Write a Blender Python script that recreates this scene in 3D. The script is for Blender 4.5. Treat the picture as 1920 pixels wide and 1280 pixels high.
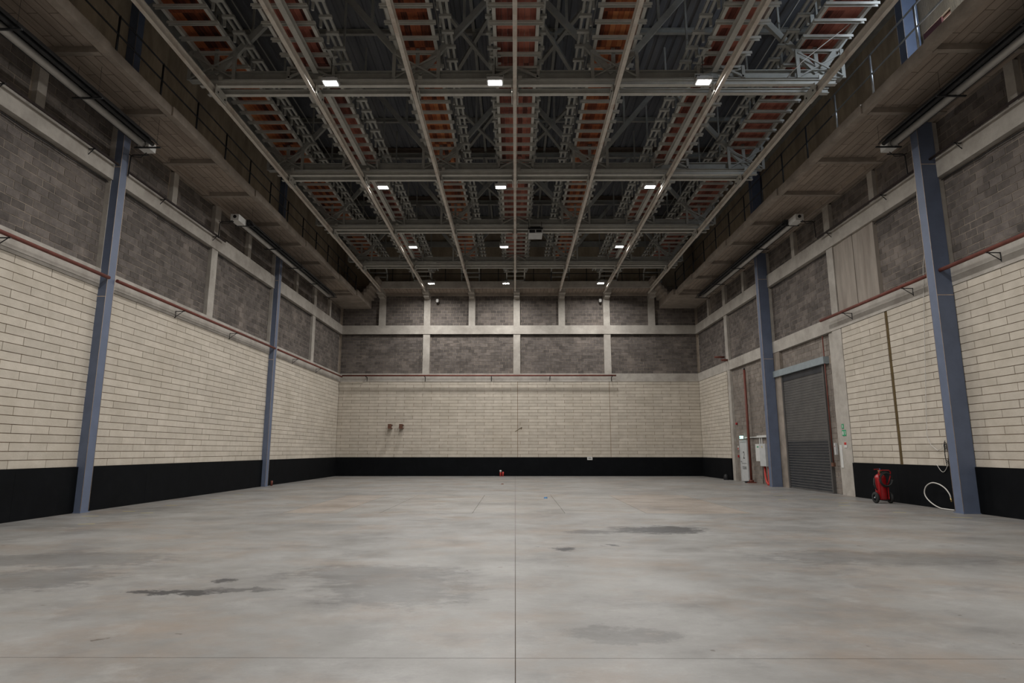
import bpy, bmesh, math, random
from mathutils import Vector, Matrix
random.seed(7)
for o in list(bpy.data.objects): bpy.data.objects.remove(o)
SC = bpy.context.scene
COL = SC.collection
PI = math.pi

# ------------------------------------------------------------------ camera, world, light, exposure
F_PX, PITCH, CAM_H = 1155.0, math.radians(10.04), 1.55
YAW = math.atan(6 / F_PX * math.cos(PITCH))
cd = bpy.data.cameras.new('camera'); cam = bpy.data.objects.new('camera', cd); COL.objects.link(cam)
cd.sensor_width = 36; cd.lens = 36 * F_PX / 1920; cd.clip_end = 200; cd.clip_start = 0.05
cam.location = (0, 0, CAM_H); cam.rotation_euler = (PI / 2 + PITCH, 0, YAW)
SC.camera = cam
SC.view_settings.view_transform = 'Standard'; SC.view_settings.look = 'None'
SC.view_settings.gamma = 1; SC.view_settings.use_curve_mapping = False
SC.view_settings.exposure = 0.0
w = bpy.data.worlds.new('world'); SC.world = w; w.use_nodes = True
w.node_tree.nodes['Background'].inputs[0].default_value = (0.55, 0.62, 0.75, 1)
w.node_tree.nodes['Background'].inputs[1].default_value = 0.02
LAMP_W = 238.0
LAMP_COL = (1.0, 0.975, 0.94)
LAMP_Z = 11.6
LAMPS = [(x, y) for y in (15.59, 22.48, 29.6, 36.45) for x in (-5.12, -0.55, 5.23)]
LAMPS_NEAR = [(x, y) for y in (8.7, 1.8, -4.9) for x in (-5.12, -0.55, 5.23)]
for (x, y) in LAMPS + LAMPS_NEAR:
    ld = bpy.data.lights.new('floodlight_beam', 'AREA'); ld.shape = 'RECTANGLE'; ld.size = 0.34; ld.size_y = 0.2
    ld.energy = LAMP_W; ld.color = LAMP_COL; ld.spread = math.radians(165)
    lo = bpy.data.objects.new('floodlight_beam', ld); COL.objects.link(lo)
    lo.location = (x, y, LAMP_Z - 0.012)
# lamp added before an unseen window, for the daylight over the right gallery
ld = bpy.data.lights.new('added_daylight', 'AREA'); ld.shape = 'RECTANGLE'; ld.size = 1.7; ld.size_y = 1.1
ld.energy = 150; ld.color = (0.74, 0.86, 1.0)
lo = bpy.data.objects.new('added_daylight', ld); COL.objects.link(lo)
lo.location = (11.42, 12.6, 12.9); lo.rotation_euler = Vector((0.62, -0.78, -0.05)).to_track_quat('Z', 'Y').to_euler()

# ------------------------------------------------------------------ projection (used only to rank the blocks by visible size)
_cp, _sp = math.cos(PITCH), math.sin(PITCH)
FW = Vector((-math.sin(YAW) * _cp, math.cos(YAW) * _cp, _sp)); RT = Vector((math.cos(YAW), math.sin(YAW), 0)); UP = RT.cross(FW)
def pix(p):
    q = Vector(p) - Vector((0, 0, CAM_H)); d = q.dot(FW)
    if d < 0.3: return None
    return (960 + F_PX * q.dot(RT) / d, 640 - F_PX * q.dot(UP) / d)

# ------------------------------------------------------------------ materials
MATS = {}
def nd(nt, t, **kw):
    n = nt.nodes.new(t)
    for k, v in kw.items():
        if k.startswith('i_'):
            n.inputs[k[2:].replace('_', ' ')].default_value = v
        else: setattr(n, k, v)
    return n
def mat(name, c1, c2=None, scale=3.0, detail=6, rough=0.8, metal=0.0, vary=0.0, bump=0.0, stretch=(1, 1, 1), c3=None, c3scale=0.7, c3amt=0.5, lo=0.35, hi=0.65, spec=0.3, emit=None, estr=0, bscale=None):
    m = bpy.data.materials.new(name); m.use_nodes = True; nt = m.node_tree; L = nt.links
    b = nt.nodes['Principled BSDF']; b.inputs['Roughness'].default_value = rough; b.inputs['Metallic'].default_value = metal
    b.inputs['Specular IOR Level'].default_value = spec
    g = nd(nt, 'ShaderNodeNewGeometry'); mp = nd(nt, 'ShaderNodeMapping'); mp.inputs['Scale'].default_value = stretch
    L.new(g.outputs['Position'], mp.inputs['Vector'])
    src = None
    if c2 is None: c2 = tuple(v * 0.85 for v in c1)
    n = nd(nt, 'ShaderNodeTexNoise', i_Scale=scale, i_Detail=detail, i_Roughness=0.62); L.new(mp.outputs[0], n.inputs['Vector'])
    r = nd(nt, 'ShaderNodeMapRange'); r.inputs['From Min'].default_value = lo; r.inputs['From Max'].default_value = hi
    L.new(n.outputs['Fac'], r.inputs['Value'])
    mx = nd(nt, 'ShaderNodeMix', data_type='RGBA'); mx.inputs[6].default_value = (*c1, 1); mx.inputs[7].default_value = (*c2, 1)
    L.new(r.outputs[0], mx.inputs[0]); src = mx.outputs[2]
    if c3 is not None:
        n2 = nd(nt, 'ShaderNodeTexNoise', i_Scale=c3scale, i_Detail=5, i_Roughness=0.6); L.new(mp.outputs[0], n2.inputs['Vector'])
        r2 = nd(nt, 'ShaderNodeMapRange'); r2.inputs['From Min'].default_value = 0.5; r2.inputs['From Max'].default_value = 0.68; r2.inputs['To Max'].default_value = c3amt
        L.new(n2.outputs['Fac'], r2.inputs['Value'])
        m3 = nd(nt, 'ShaderNodeMix', data_type='RGBA'); m3.inputs[7].default_value = (*c3, 1)
        L.new(r2.outputs[0], m3.inputs[0]); L.new(src, m3.inputs[6]); src = m3.outputs[2]
    if vary > 0:
        oi = nd(nt, 'ShaderNodeObjectInfo'); ad = nd(nt, 'ShaderNodeMath', operation='ADD'); fr = nd(nt, 'ShaderNodeMath', operation='FRACT')
        L.new(oi.outputs['Random'], ad.inputs[0]); L.new(g.outputs['Random Per Island'], ad.inputs[1]); L.new(ad.outputs[0], fr.inputs[0])
        r4 = nd(nt, 'ShaderNodeMapRange'); r4.inputs['To Min'].default_value = 1 - vary; r4.inputs['To Max'].default_value = 1 + vary * 0.6
        L.new(fr.outputs[0], r4.inputs['Value'])
        hs = nd(nt, 'ShaderNodeHueSaturation'); L.new(r4.outputs[0], hs.inputs['Value']); L.new(src, hs.inputs['Color']); src = hs.outputs[0]
    L.new(src, b.inputs['Base Color'])
    if bump > 0:
        n5 = nd(nt, 'ShaderNodeTexNoise', i_Scale=bscale or scale * 8, i_Detail=5); L.new(mp.outputs[0], n5.inputs['Vector'])
        bp = nd(nt, 'ShaderNodeBump', i_Strength=bump, i_Distance=0.02); L.new(n5.outputs['Fac'], bp.inputs['Height']); L.new(bp.outputs[0], b.inputs['Normal'])
    if emit:
        b.inputs['Emission Color'].default_value = (*emit, 1); b.inputs['Emission Strength'].default_value = estr
    MATS[name] = m; m['out'] = 0
    return m

M_CONC = mat('pale_concrete', (0.45, 0.42, 0.38), (0.345, 0.32, 0.285), 2.2, rough=0.9, bump=0.25, c3=(0.21, 0.185, 0.16), c3scale=0.8, c3amt=0.45)
M_CONCD = mat('stained_concrete', (0.33, 0.285, 0.242), (0.235, 0.204, 0.174), 1.8, rough=0.92, bump=0.3, c3=(0.12, 0.095, 0.075), c3scale=0.6, c3amt=0.5)
M_BOARD = mat('board_marked_concrete', (0.38, 0.315, 0.26), (0.29, 0.24, 0.198), 2.5, rough=0.92, bump=0.3, stretch=(3, 0.5, 1), c3=(0.20, 0.16, 0.13), c3amt=0.4)
def board_joints(m):
    nt = m.node_tree; L = nt.links; b = nt.nodes['Principled BSDF']; src = b.inputs['Base Color'].links[0].from_socket
    g = nd(nt, 'ShaderNodeNewGeometry'); sx = nd(nt, 'ShaderNodeSeparateXYZ'); cb = nd(nt, 'ShaderNodeCombineXYZ'); L.new(g.outputs['Position'], sx.inputs[0])
    L.new(sx.outputs[1], cb.inputs[0]); L.new(sx.outputs[0], cb.inputs[1])
    br = nd(nt, 'ShaderNodeTexBrick'); br.inputs['Scale'].default_value = 1; br.inputs['Brick Width'].default_value = 1.45; br.inputs['Row Height'].default_value = 0.23; br.inputs['Mortar Size'].default_value = 0.012
    br.inputs['Color1'].default_value = (1, 1, 1, 1); br.inputs['Color2'].default_value = (.84, .84, .84, 1); br.inputs['Mortar'].default_value = (.42, .40, .38, 1); L.new(cb.outputs[0], br.inputs['Vector'])
    mx = nd(nt, 'ShaderNodeMix', data_type='RGBA', blend_type='MULTIPLY'); mx.inputs[0].default_value = 1; L.new(src, mx.inputs[6]); L.new(br.outputs['Color'], mx.inputs[7]); L.new(mx.outputs[2], b.inputs['Base Color'])
board_joints(M_BOARD)
M_BOARDV = mat('board_marked_panel', (0.34, 0.30, 0.26), (0.26, 0.23, 0.20), 2.0, rough=0.92, bump=0.3, stretch=(1, 3, 0.4), c3=(0.16, 0.13, 0.11), c3amt=0.5)
M_RENDER = mat('brown_upper_wall', (0.46, 0.375, 0.27), (0.34, 0.28, 0.205), 2.2, rough=0.95, bump=0.4, stretch=(1, 1.6, 0.5), c3=(0.22, 0.18, 0.14), c3amt=0.6)
M_PALE = mat('pale_block', (0.555, 0.505, 0.432), (0.48, 0.434, 0.366), 3.0, rough=0.9, vary=0.085, bump=0.2, c3=(0.42, 0.37, 0.295), c3scale=0.5, c3amt=0.35)
M_GREY = mat('grey_block', (0.150, 0.131, 0.120), (0.098, 0.086, 0.079), 5.0, rough=0.95, vary=0.30, bump=0.6, c3=(0.24, 0.205, 0.18), c3scale=0.9, c3amt=0.55)
M_GREYL = mat('lighter_brown_grey_block', (0.22, 0.192, 0.168), (0.175, 0.152, 0.134), 5.0, rough=0.95, vary=0.16, bump=0.5, c3=(0.33, 0.29, 0.25), c3scale=0.9, c3amt=0.5)
M_LIP = mat('worn_slat_edge', (0.24, 0.235, 0.225), (0.17, 0.165, 0.16), 6.0, rough=0.5)
M_MORTP = mat('brown_mortar', (0.27, 0.18, 0.105), (0.19, 0.125, 0.075), 2.0, rough=0.95)
M_MORTG = mat('grey_mortar', (0.38, 0.32, 0.26), (0.20, 0.17, 0.14), 1.3, rough=0.95, bump=0.4)
M_JOINT = mat('brown_joint_filler', (0.11, 0.075, 0.03), (0.075, 0.05, 0.02), 3.0, rough=0.9)
M_BLACK = mat('black_painted_board', (0.0033, 0.0040, 0.0052), (0.0022, 0.0027, 0.0036), 1.5, rough=0.75, spec=0.10, c3=(0.03, 0.031, 0.034), c3scale=3.5, c3amt=0.05)
M_STEELG = mat('grey_painted_steel', (0.48, 0.475, 0.44), (0.40, 0.395, 0.365), 4.0, rough=0.6, spec=0.4)
M_TRUSS = mat('dark_grey_painted_steel', (0.34, 0.34, 0.315), (0.27, 0.27, 0.25), 3.0, rough=0.65, spec=0.35)
M_RAIL = mat('rust_flecked_rail_steel', (0.60, 0.56, 0.50), (0.52, 0.48, 0.43), 4.0, rough=0.6, spec=0.25, c3=(0.27, 0.15, 0.09), c3scale=2.2, c3amt=0.4)
M_ROOF = mat('blue_grey_roof_sheet', (0.165, 0.175, 0.195), (0.11, 0.12, 0.138), 1.2, rough=0.8, stretch=(2, 0.3, 1), c3=(0.20, 0.195, 0.19), c3amt=0.5)
M_BLUE = mat('blue_column_paint', (0.122, 0.151, 0.225), (0.105, 0.13, 0.193), 2.5, rough=0.5, spec=0.4)
M_SEAM = mat('primer_seam', (0.55, 0.46, 0.39), (0.42, 0.32, 0.25), 9.0, rough=0.8)
M_REDPIPE = mat('oxide_red_pipe', (0.17, 0.05, 0.035), (0.12, 0.035, 0.026), 5.0, rough=0.55)
M_DARKPIPE = mat('dark_pipe', (0.035, 0.022, 0.02), (0.022, 0.016, 0.016), 5.0, rough=0.6)
M_DARKMET = mat('dark_rail_metal', (0.03, 0.032, 0.036), (0.02, 0.022, 0.025), 4.0, rough=0.4, metal=0.5)
M_GALV_DAYLIT = mat('galvanised_and_daylit_steel', (0.36, 0.38, 0.40), (0.28, 0.30, 0.32), 6.0, rough=0.35, metal=0.8)  # on the near right guard rail its lightness stands for daylight
M_ALU = mat('heater_tube_metal', (0.50, 0.49, 0.47), (0.42, 0.41, 0.39), 3.0, rough=0.45, metal=0.35)
M_HOOD = mat('dark_reflector_metal', (0.035, 0.037, 0.04), (0.02, 0.022, 0.025), 4.0, rough=0.45, metal=0.4)
M_WHITE = mat('white_enamel', (0.62, 0.62, 0.60), (0.55, 0.55, 0.53), 6.0, rough=0.5)
M_LGREY = mat('light_grey_enamel', (0.50, 0.51, 0.51), (0.44, 0.45, 0.45), 5.0, rough=0.5)
M_BLACKP = mat('black_plastic', (0.012, 0.012, 0.014), (0.009, 0.009, 0.01), 8.0, rough=0.5)
M_RUBBER = mat('black_rubber', (0.028, 0.029, 0.029), (0.018, 0.019, 0.019), 8.0, rough=0.75)
M_RED = mat('red_extinguisher_paint', (0.36, 0.012, 0.016), (0.30, 0.009, 0.012), 6.0, rough=0.3, spec=0.5)
M_REDTUBE = mat('red_conduit', (0.50, 0.05, 0.04), (0.42, 0.035, 0.03), 8.0, rough=0.45)
M_MAROON = mat('maroon_door_paint', (0.12, 0.04, 0.04), (0.085, 0.03, 0.03), 6.0, rough=0.6)
M_SLATD = mat('dark_shutter_slat', (0.045, 0.047, 0.052), (0.03, 0.032, 0.037), 2.0, rough=0.45, metal=0.2)
M_SLATL = mat('grey_shutter_slat', (0.115, 0.11, 0.105), (0.085, 0.082, 0.08), 2.0, rough=0.5, metal=0.2)
M_LINTEL = mat('blue_grey_lintel_paint', (0.27, 0.31, 0.33), (0.23, 0.265, 0.28), 4.0, rough=0.55)
M_GREEN = mat('green_sign', (0.03, 0.33, 0.15), (0.03, 0.30, 0.13), 4.0, rough=0.5)
M_BLUEP = mat('blue_plastic', (0.05, 0.16, 0.32), (0.04, 0.13, 0.28), 4.0, rough=0.5)
M_YELLOW = mat('yellow_paint_mark', (0.50, 0.44, 0.16), (0.40, 0.35, 0.14), 20.0, rough=0.8)
M_HOSE = mat('white_hose', (0.60, 0.58, 0.54), (0.5, 0.48, 0.45), 8.0, rough=0.5)
M_BRASS = mat('brass', (0.45, 0.33, 0.15), (0.38, 0.28, 0.12), 8.0, rough=0.4, metal=0.8)
M_RUST = mat('rusty_steel', (0.15, 0.07, 0.045), (0.09, 0.045, 0.03), 12.0, rough=0.85)
M_LED = mat('lit_led_panel', (0.9, 0.9, 0.9), None, 2, emit=(1.0, 0.98, 0.95), estr=22)
M_EXIT = mat('lit_exit_sign', (0.3, 0.8, 0.75), None, 2, emit=(0.6, 1.0, 0.97), estr=1.6)
M_SKYP = mat('daylight_pane', (0.8, 0.85, 0.9), None, 2, emit=(0.95, 0.97, 1.0), estr=3.0)
M_CORD = mat('dark_cord', (0.02, 0.02, 0.02), None, 5, rough=0.6)
M_SUB = mat('dark_joint_sealant', (0.13, 0.10, 0.08), (0.085, 0.066, 0.053), 5, rough=0.9)

def wood(name, stops):
    m = bpy.data.materials.new(name); m.use_nodes = True; nt = m.node_tree; L = nt.links
    b = nt.nodes['Principled BSDF']; b.inputs['Roughness'].default_value = 0.7; b.inputs['Specular IOR Level'].default_value = 0.25
    oi = nd(nt, 'ShaderNodeObjectInfo'); g = nd(nt, 'ShaderNodeNewGeometry')
    cr = nd(nt, 'ShaderNodeValToRGB'); e = cr.color_ramp.elements
    e[0].position = 0; e[0].color = (*stops[0], 1); e[1].position = 1; e[1].color = (*stops[-1], 1)
    for i in range(1, len(stops) - 1):
        x = e.new(i / (len(stops) - 1)); x.color = (*stops[i], 1)
    mp = nd(nt, 'ShaderNodeMapping'); mp.inputs['Scale'].default_value = (9, 0.8, 9); L.new(g.outputs['Position'], mp.inputs[0])
    n = nd(nt, 'ShaderNodeTexNoise', i_Scale=2.5, i_Detail=6); L.new(mp.outputs[0], n.inputs['Vector'])
    ma = nd(nt, 'ShaderNodeMath', operation='MULTIPLY_ADD'); ma.inputs[1].default_value = 0.7; ma.inputs[2].default_value = -0.35
    L.new(n.outputs['Fac'], ma.inputs[0]); ad = nd(nt, 'ShaderNodeMath', operation='ADD'); L.new(ma.outputs[0], ad.inputs[0]); L.new(oi.outputs['Random'], ad.inputs[1])
    L.new(ad.outputs[0], cr.inputs[0]); L.new(cr.outputs[0], b.inputs['Base Color'])
    return m
M_WOODR = wood('maroon_timber_plank', [(0.06, 0.018, 0.014), (0.20, 0.062, 0.045), (0.30, 0.10, 0.072), (0.40, 0.15, 0.105)])
M_WOODO = wood('orange_timber_plank', [(0.04, 0.012, 0.008), (0.20, 0.052, 0.022), (0.32, 0.095, 0.035), (0.42, 0.16, 0.06)])

STAINS = [(-3.75, 7.16, 0.55, 0.13, .95), (-3.2, 7.25, 0.6, 0.12, .6), (-3.58, 7.78, 0.16, 0.13, .85), (0.72, 10.39, 0.26, 0.2, 1), (1.45, 12.4, 0.55, 0.3, .6), (2.85, 12.7, 1.0, 0.6, .9), (1.6, 10.68, 0.12, 0.1, .9),
          (-1.3, 7.4, 0.9, 0.8, .35), (-5.9, 7.9, 0.9, 0.7, .4), (-1.8, 8.3, 1.2, 0.6, .4), (0.9, 5.6, 0.5, 0.25, .35), (5.5, 9.5, 2.0, 0.6, .35), (-6.5, 9.3, 1.6, .6, .4)]
def floor_mat(name, tint):
    m = bpy.data.materials.new(name); m.use_nodes = True; nt = m.node_tree; L = nt.links
    b = nt.nodes['Principled BSDF']; b.inputs['Specular IOR Level'].default_value = 0.35
    g = nd(nt, 'ShaderNodeNewGeometry')
    def noise(scale, st=(1, 1, 1), detail=7, rough=0.62):
        mp = nd(nt, 'ShaderNodeMapping'); mp.inputs['Scale'].default_value = st; L.new(g.outputs['Position'], mp.inputs[0])
        n = nd(nt, 'ShaderNodeTexNoise', i_Scale=scale, i_Detail=detail, i_Roughness=rough); L.new(mp.outputs[0], n.inputs['Vector']); return n.outputs['Fac']
    def rng(s, a, c, t0=0, t1=1):
        r = nd(nt, 'ShaderNodeMapRange'); r.inputs[1].default_value = a; r.inputs[2].default_value = c; r.inputs[3].default_value = t0; r.inputs[4].default_value = t1
        L.new(s, r.inputs[0]); return r.outputs[0]
    def mix(f, a, c):
        x = nd(nt, 'ShaderNodeMix', data_type='RGBA'); L.new(f, x.inputs[0])
        if isinstance(a, tuple): x.inputs[6].default_value = (*a, 1)
        else: L.new(a, x.inputs[6])
        x.inputs[7].default_value = (*c, 1); return x.outputs[2]
    t = tint
    base = mix(rng(noise(0.45, (1, 1.1, 1), 9, .66), .34, .66), (0.278 * t[0], 0.274 * t[1], 0.266 * t[2]), (0.170 * t[0], 0.164 * t[1], 0.156 * t[2]))
    base = mix(rng(noise(0.5, (1, 1.25, 1), 9, .7), .48, .66, 0, .68), base, (0.225, 0.178, 0.142))
    base = mix(rng(noise(0.62, (1, 1.35, 1), 10, .74), .52, .68, 0, .72), base, (0.125, 0.12, 0.118))
    base = mix(rng(noise(1.5, (1, 1.2, 1), 10, .78), .53, .70, 0, .55), base, (0.33, 0.327, 0.318))
    base = mix(rng(noise(3.6, (1, 1, 1), 3), .70, .73, 0, .8), base, (0.085, 0.068, 0.057))
    base = mix(rng(noise(40, (1, 1, 1), 2), .3, .7, 0, .18), base, (0.16, 0.155, 0.15))
    n0 = nd(nt, 'ShaderNodeTexNoise', i_Scale=1.7, i_Detail=9, i_Roughness=0.74); L.new(g.outputs['Position'], n0.inputs['Vector'])
    vs = nd(nt, 'ShaderNodeVectorMath', operation='MULTIPLY_ADD'); vs.inputs[1].default_value = (1.9, 1.1, 0); L.new(n0.outputs['Color'], vs.inputs[0]); L.new(g.outputs['Position'], vs.inputs[2])
    vo = nd(nt, 'ShaderNodeVectorMath', operation='ADD'); vo.inputs[1].default_value = (-0.95, -0.55, 0); L.new(vs.outputs[0], vo.inputs[0])
    sx = nd(nt, 'ShaderNodeSeparateXYZ'); L.new(vo.outputs[0], sx.inputs[0])
    rag = noise(4.5, (1.0, 1.7, 1), 10, .8); tot = None
    for (x, y, rx, ry, amt) in STAINS:
        def q(o, c, r):
            a = nd(nt, 'ShaderNodeMath', operation='SUBTRACT'); L.new(sx.outputs[o], a.inputs[0]); a.inputs[1].default_value = c
            d = nd(nt, 'ShaderNodeMath', operation='DIVIDE'); L.new(a.outputs[0], d.inputs[0]); d.inputs[1].default_value = r
            e = nd(nt, 'ShaderNodeMath', operation='MULTIPLY'); L.new(d.outputs[0], e.inputs[0]); L.new(d.outputs[0], e.inputs[1]); return e.outputs[0]
        s = nd(nt, 'ShaderNodeMath', operation='ADD'); L.new(q(0, x, rx), s.inputs[0]); L.new(q(1, y, ry), s.inputs[1])
        f = rng(s.outputs[0], 0.0, 2.2, 0.06, -0.75)
        a = nd(nt, 'ShaderNodeMath', operation='MULTIPLY_ADD'); a.inputs[1].default_value = 1.9; L.new(rag, a.inputs[0]); L.new(f, a.inputs[2])
        v = rng(a.outputs[0], .58, .80, 0, amt)
        if tot is None: tot = v
        else:
            k = nd(nt, 'ShaderNodeMath', operation='MAXIMUM'); L.new(tot, k.inputs[0]); L.new(v, k.inputs[1]); tot = k.outputs[0]
    base = mix(tot, base, (0.035, 0.035, 0.038))
    L.new(base, b.inputs['Base Color'])
    L.new(rng(noise(1.3, (1, 1.5, 1)), .3, .7, .30, .52), b.inputs['Roughness'])
    bp = nd(nt, 'ShaderNodeBump', i_Strength=0.06, i_Distance=0.02); L.new(noise(14), bp.inputs['Height']); L.new(bp.outputs[0], b.inputs['Normal'])
    return m
M_FLOOR = floor_mat('polished_concrete_floor', (1, 1, 1)); M_FLOORW = floor_mat('warm_patch_floor', (1.16, 1.03, 0.93)); M_FLOORP = floor_mat('patch_panel_floor', (1.08, 1.06, 1.03))

# ------------------------------------------------------------------ mesh helpers
class MB:
    def __init__(s): s.v = []; s.f = []; s.sm = set()
    def box(s, x0, x1, y0, y1, z0, z1):
        n = len(s.v)
        s.v += [(x0, y0, z0), (x1, y0, z0), (x1, y1, z0), (x0, y1, z0), (x0, y0, z1), (x1, y0, z1), (x1, y1, z1), (x0, y1, z1)]
        s.f += [tuple(n + i for i in q) for q in ((0, 3, 2, 1), (4, 5, 6, 7), (0, 1, 5, 4), (1, 2, 6, 5), (2, 3, 7, 6), (3, 0, 4, 7))]; return s
    def prism(s, prof, p0, p1, up=(0, 0, 1)):
        # sweep a closed 2-D profile (side, up) from p0 to p1
        a, b = Vector(p0), Vector(p1); d = (b - a).normalized(); u = Vector(up)
        if abs(d.dot(u)) > 0.95: u = Vector((0, 1, 0))
        r = d.cross(u).normalized(); u = r.cross(d).normalized(); n = len(s.v); k = len(prof)
        for c in (a, b):
            for (x, y) in prof: s.v.append(tuple(c + r * x + u * y))
        for i in range(k):
            j = (i + 1) % k; s.f.append((n + i, n + j, n + k + j, n + k + i))
        s.f.append(tuple(n + i for i in reversed(range(k)))); s.f.append(tuple(n + k + i for i in range(k))); return s
    def bar(s, p0, p1, wd, ht, up=(0, 0, 1)):
        return s.prism([(-wd / 2, -ht / 2), (wd / 2, -ht / 2), (wd / 2, ht / 2), (-wd / 2, ht / 2)], p0, p1, up)
    def ibeam(s, p0, p1, wd, ht, tf=0.02, tw=0.014):
        # p0, p1 at the bottom flange's underside
        w2, t2 = wd / 2, tw / 2
        return s.prism([(-w2, 0), (w2, 0), (w2, tf), (t2, tf), (t2, ht - tf), (w2, ht - tf), (w2, ht), (-w2, ht), (-w2, ht - tf), (-t2, ht - tf), (-t2, tf), (-w2, tf)], p0, p1)
    def tube(s, pts, r, n=8, caps=True):
        pts = [Vector(p) for p in pts]; base = len(s.v); prev = None
        for i, p in enumerate(pts):
            d = ((pts[min(i + 1, len(pts) - 1)] - p).normalized() + (p - pts[max(i - 1, 0)]).normalized()).normalized()
            if prev is None:
                u = Vector((0, 0, 1)) if abs(d.z) < 0.9 else Vector((0, 1, 0))
            else: u = prev
            a = d.cross(u).normalized(); u = a.cross(d).normalized(); prev = u
            rr = r[i] if isinstance(r, (list, tuple)) else r
            for k in range(n):
                t = 2 * PI * k / n; s.v.append(tuple(p + (a * math.cos(t) + u * math.sin(t)) * rr))
        for i in range(len(pts) - 1):
            for k in range(n):
                j = (k + 1) % n; s.sm.add(len(s.f)); s.f.append((base + i * n + k, base + i * n + j, base + (i + 1) * n + j, base + (i + 1) * n + k))
        if caps:
            s.f.append(tuple(base + k for k in reversed(range(n)))); s.f.append(tuple(base + (len(pts) - 1) * n + k for k in range(n)))
        return s
    def cyl(s, p0, p1, r, n=12): return s.tube([p0, p1], r, n)
    def lathe(s, prof, c, ax='z', n=18):
        base = len(s.v); k = len(prof)
        for i in range(n):
            t = 2 * PI * i / n
            for (r, h) in prof:
                p = {'z': (r * math.cos(t), r * math.sin(t), h), 'x': (h, r * math.cos(t), r * math.sin(t)), 'y': (r * math.sin(t), h, r * math.cos(t))}[ax]
                s.v.append((c[0] + p[0], c[1] + p[1], c[2] + p[2]))
        for i in range(n):
            j = (i + 1) % n
            for q in range(k - 1): s.sm.add(len(s.f)); s.f.append((base + i * k + q, base + j * k + q, base + j * k + q + 1, base + i * k + q + 1))
        return s
    def mesh(s, name, m, origin=(0, 0, 0)):
        me = bpy.data.meshes.new(name); o = origin
        me.from_pydata([(a - o[0], b - o[1], c - o[2]) for a, b, c in s.v], [], s.f)
        bm = bmesh.new(); bm.from_mesh(me); bmesh.ops.recalc_face_normals(bm, faces=bm.faces); bm.to_mesh(me); bm.free()
        if m: me.materials.append(m)
        if s.sm:
            for i, p in enumerate(me.polygons):
                if i in s.sm: p.use_smooth = True
        return me
WLOC = {}
def link(o, parent, wloc):
    COL.objects.link(o); WLOC[o] = Vector(wloc)
    if parent is not None:
        o.parent = parent; o.location = Vector(wloc) - WLOC[parent]
    else: o.location = wloc
    return o
def obj(name, mb, m, parent=None, label=None, cat=None, group=None, kind=None):
    xs, ys, zs = zip(*mb.v); org = ((min(xs) + max(xs)) / 2, (min(ys) + max(ys)) / 2, min(zs))
    o = link(bpy.data.objects.new(name, mb.mesh(name, m, org)), parent, org)
    return tag(o, label, cat, group, kind)
def share(name, me, loc, parent): return link(bpy.data.objects.new(name, me), parent, loc)
def tag(o, label=None, cat=None, group=None, kind=None):
    for k, v in (('label', label), ('category', cat), ('group', group), ('kind', kind)):
        if v: o[k] = v
    return o
def thing(name, loc, label, cat, group=None, kind=None):
    return tag(link(bpy.data.objects.new(name, None), None, loc), label, cat, group, kind)
def bx(*a): return MB().box(*a)

# ------------------------------------------------------------------ main dimensions
XL, XR, YB, YF = -11.17, 11.63, 38.9, -6.0
ROOF = 15.9
FR = [-1.2, 4.6, 10.35, 16.15, 21.93, 27.7, 33.45]        # frame lines along the side walls
Z_DADO, Z_B0, Z_B1, Z_C0, Z_C1 = 1.14, 5.86, 6.37, 8.92, 9.48
GAL = 10.56                                                # soffit of the side galleries
TR = [16.2, 21.98, 27.76, 33.5]                            # truss lines

# ------------------------------------------------------------------ floor: slabs over a dark joint bed
fl = obj('floor', bx(XL - .4, XR + .4, YF, YB + .3, -0.30, -0.012), M_SUB, kind='structure')
def slab(x0, x1, y0, y1, m=M_FLOOR, g=0.006):
    obj('floor_slab', bx(x0 + g, x1 - g, y0 + g, y1 - g, -0.012, 0.0), m, fl)
for (a, b) in ((XL - .35, 0), (0, XR + .35)):
    slab(a, b, YF, 5.02, g=.0035); slab(a, b, 5.02, 15.98, g=0.0035); slab(a, b, 22.38, YB + .2, g=0.004)
px = [XL - .35, -5.88, -4.5, -3.42, -1.08, 0, 1.25, 3.3, 5.92, XR + .35]
for i in range(9):
    slab(px[i], px[i + 1], 15.98, 22.38, (M_FLOOR, M_FLOORW, M_FLOORP, M_FLOORP, M_FLOORP, M_FLOORP, M_FLOORP, M_FLOORW, M_FLOOR)[i], 0.005)

# ------------------------------------------------------------------ roof
rm = MB(); x = XL - .4; z = ROOF
prof = []
while x < XR + .4:
    prof += [(x, z), (x + .16, z), (x + .19, z + .05), (x + .29, z + .05)]; x += .32
n = len(prof); rm.v = [(a, YF, b) for a, b in prof] + [(a, YB + .3, b) for a, b in prof] + [(a, YF, b + .1) for a, b in prof] + [(a, YB + .3, b + .1) for a, b in prof]
for i in range(n - 1):
    rm.f += [(i, i + 1, n + i + 1, n + i), (2 * n + i, 2 * n + i + 1, 3 * n + i + 1, 3 * n + i)]
roof = obj('ceiling', rm, M_ROOF, kind='structure')
for t in [10.4] + TR:
    obj('purlin', MB().ibeam((XL, t + 2.9, ROOF - .2), (XR, t + 2.9, ROOF - .2), .12, .19), M_TRUSS, roof)
    obj('roof_joint_cover', bx(XL, XR, t - .25, t + .25, ROOF - .06, ROOF - .015), M_SUB, roof)
for xx in (-9.8, -7.1, -4.27, -1.42, 1.42, 4.27, 7.1, 9.8):
    obj('purlin', MB().ibeam((xx, 6, ROOF - .13), (xx, YB, ROOF - .13), .10, .12), M_TRUSS, roof)

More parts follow.
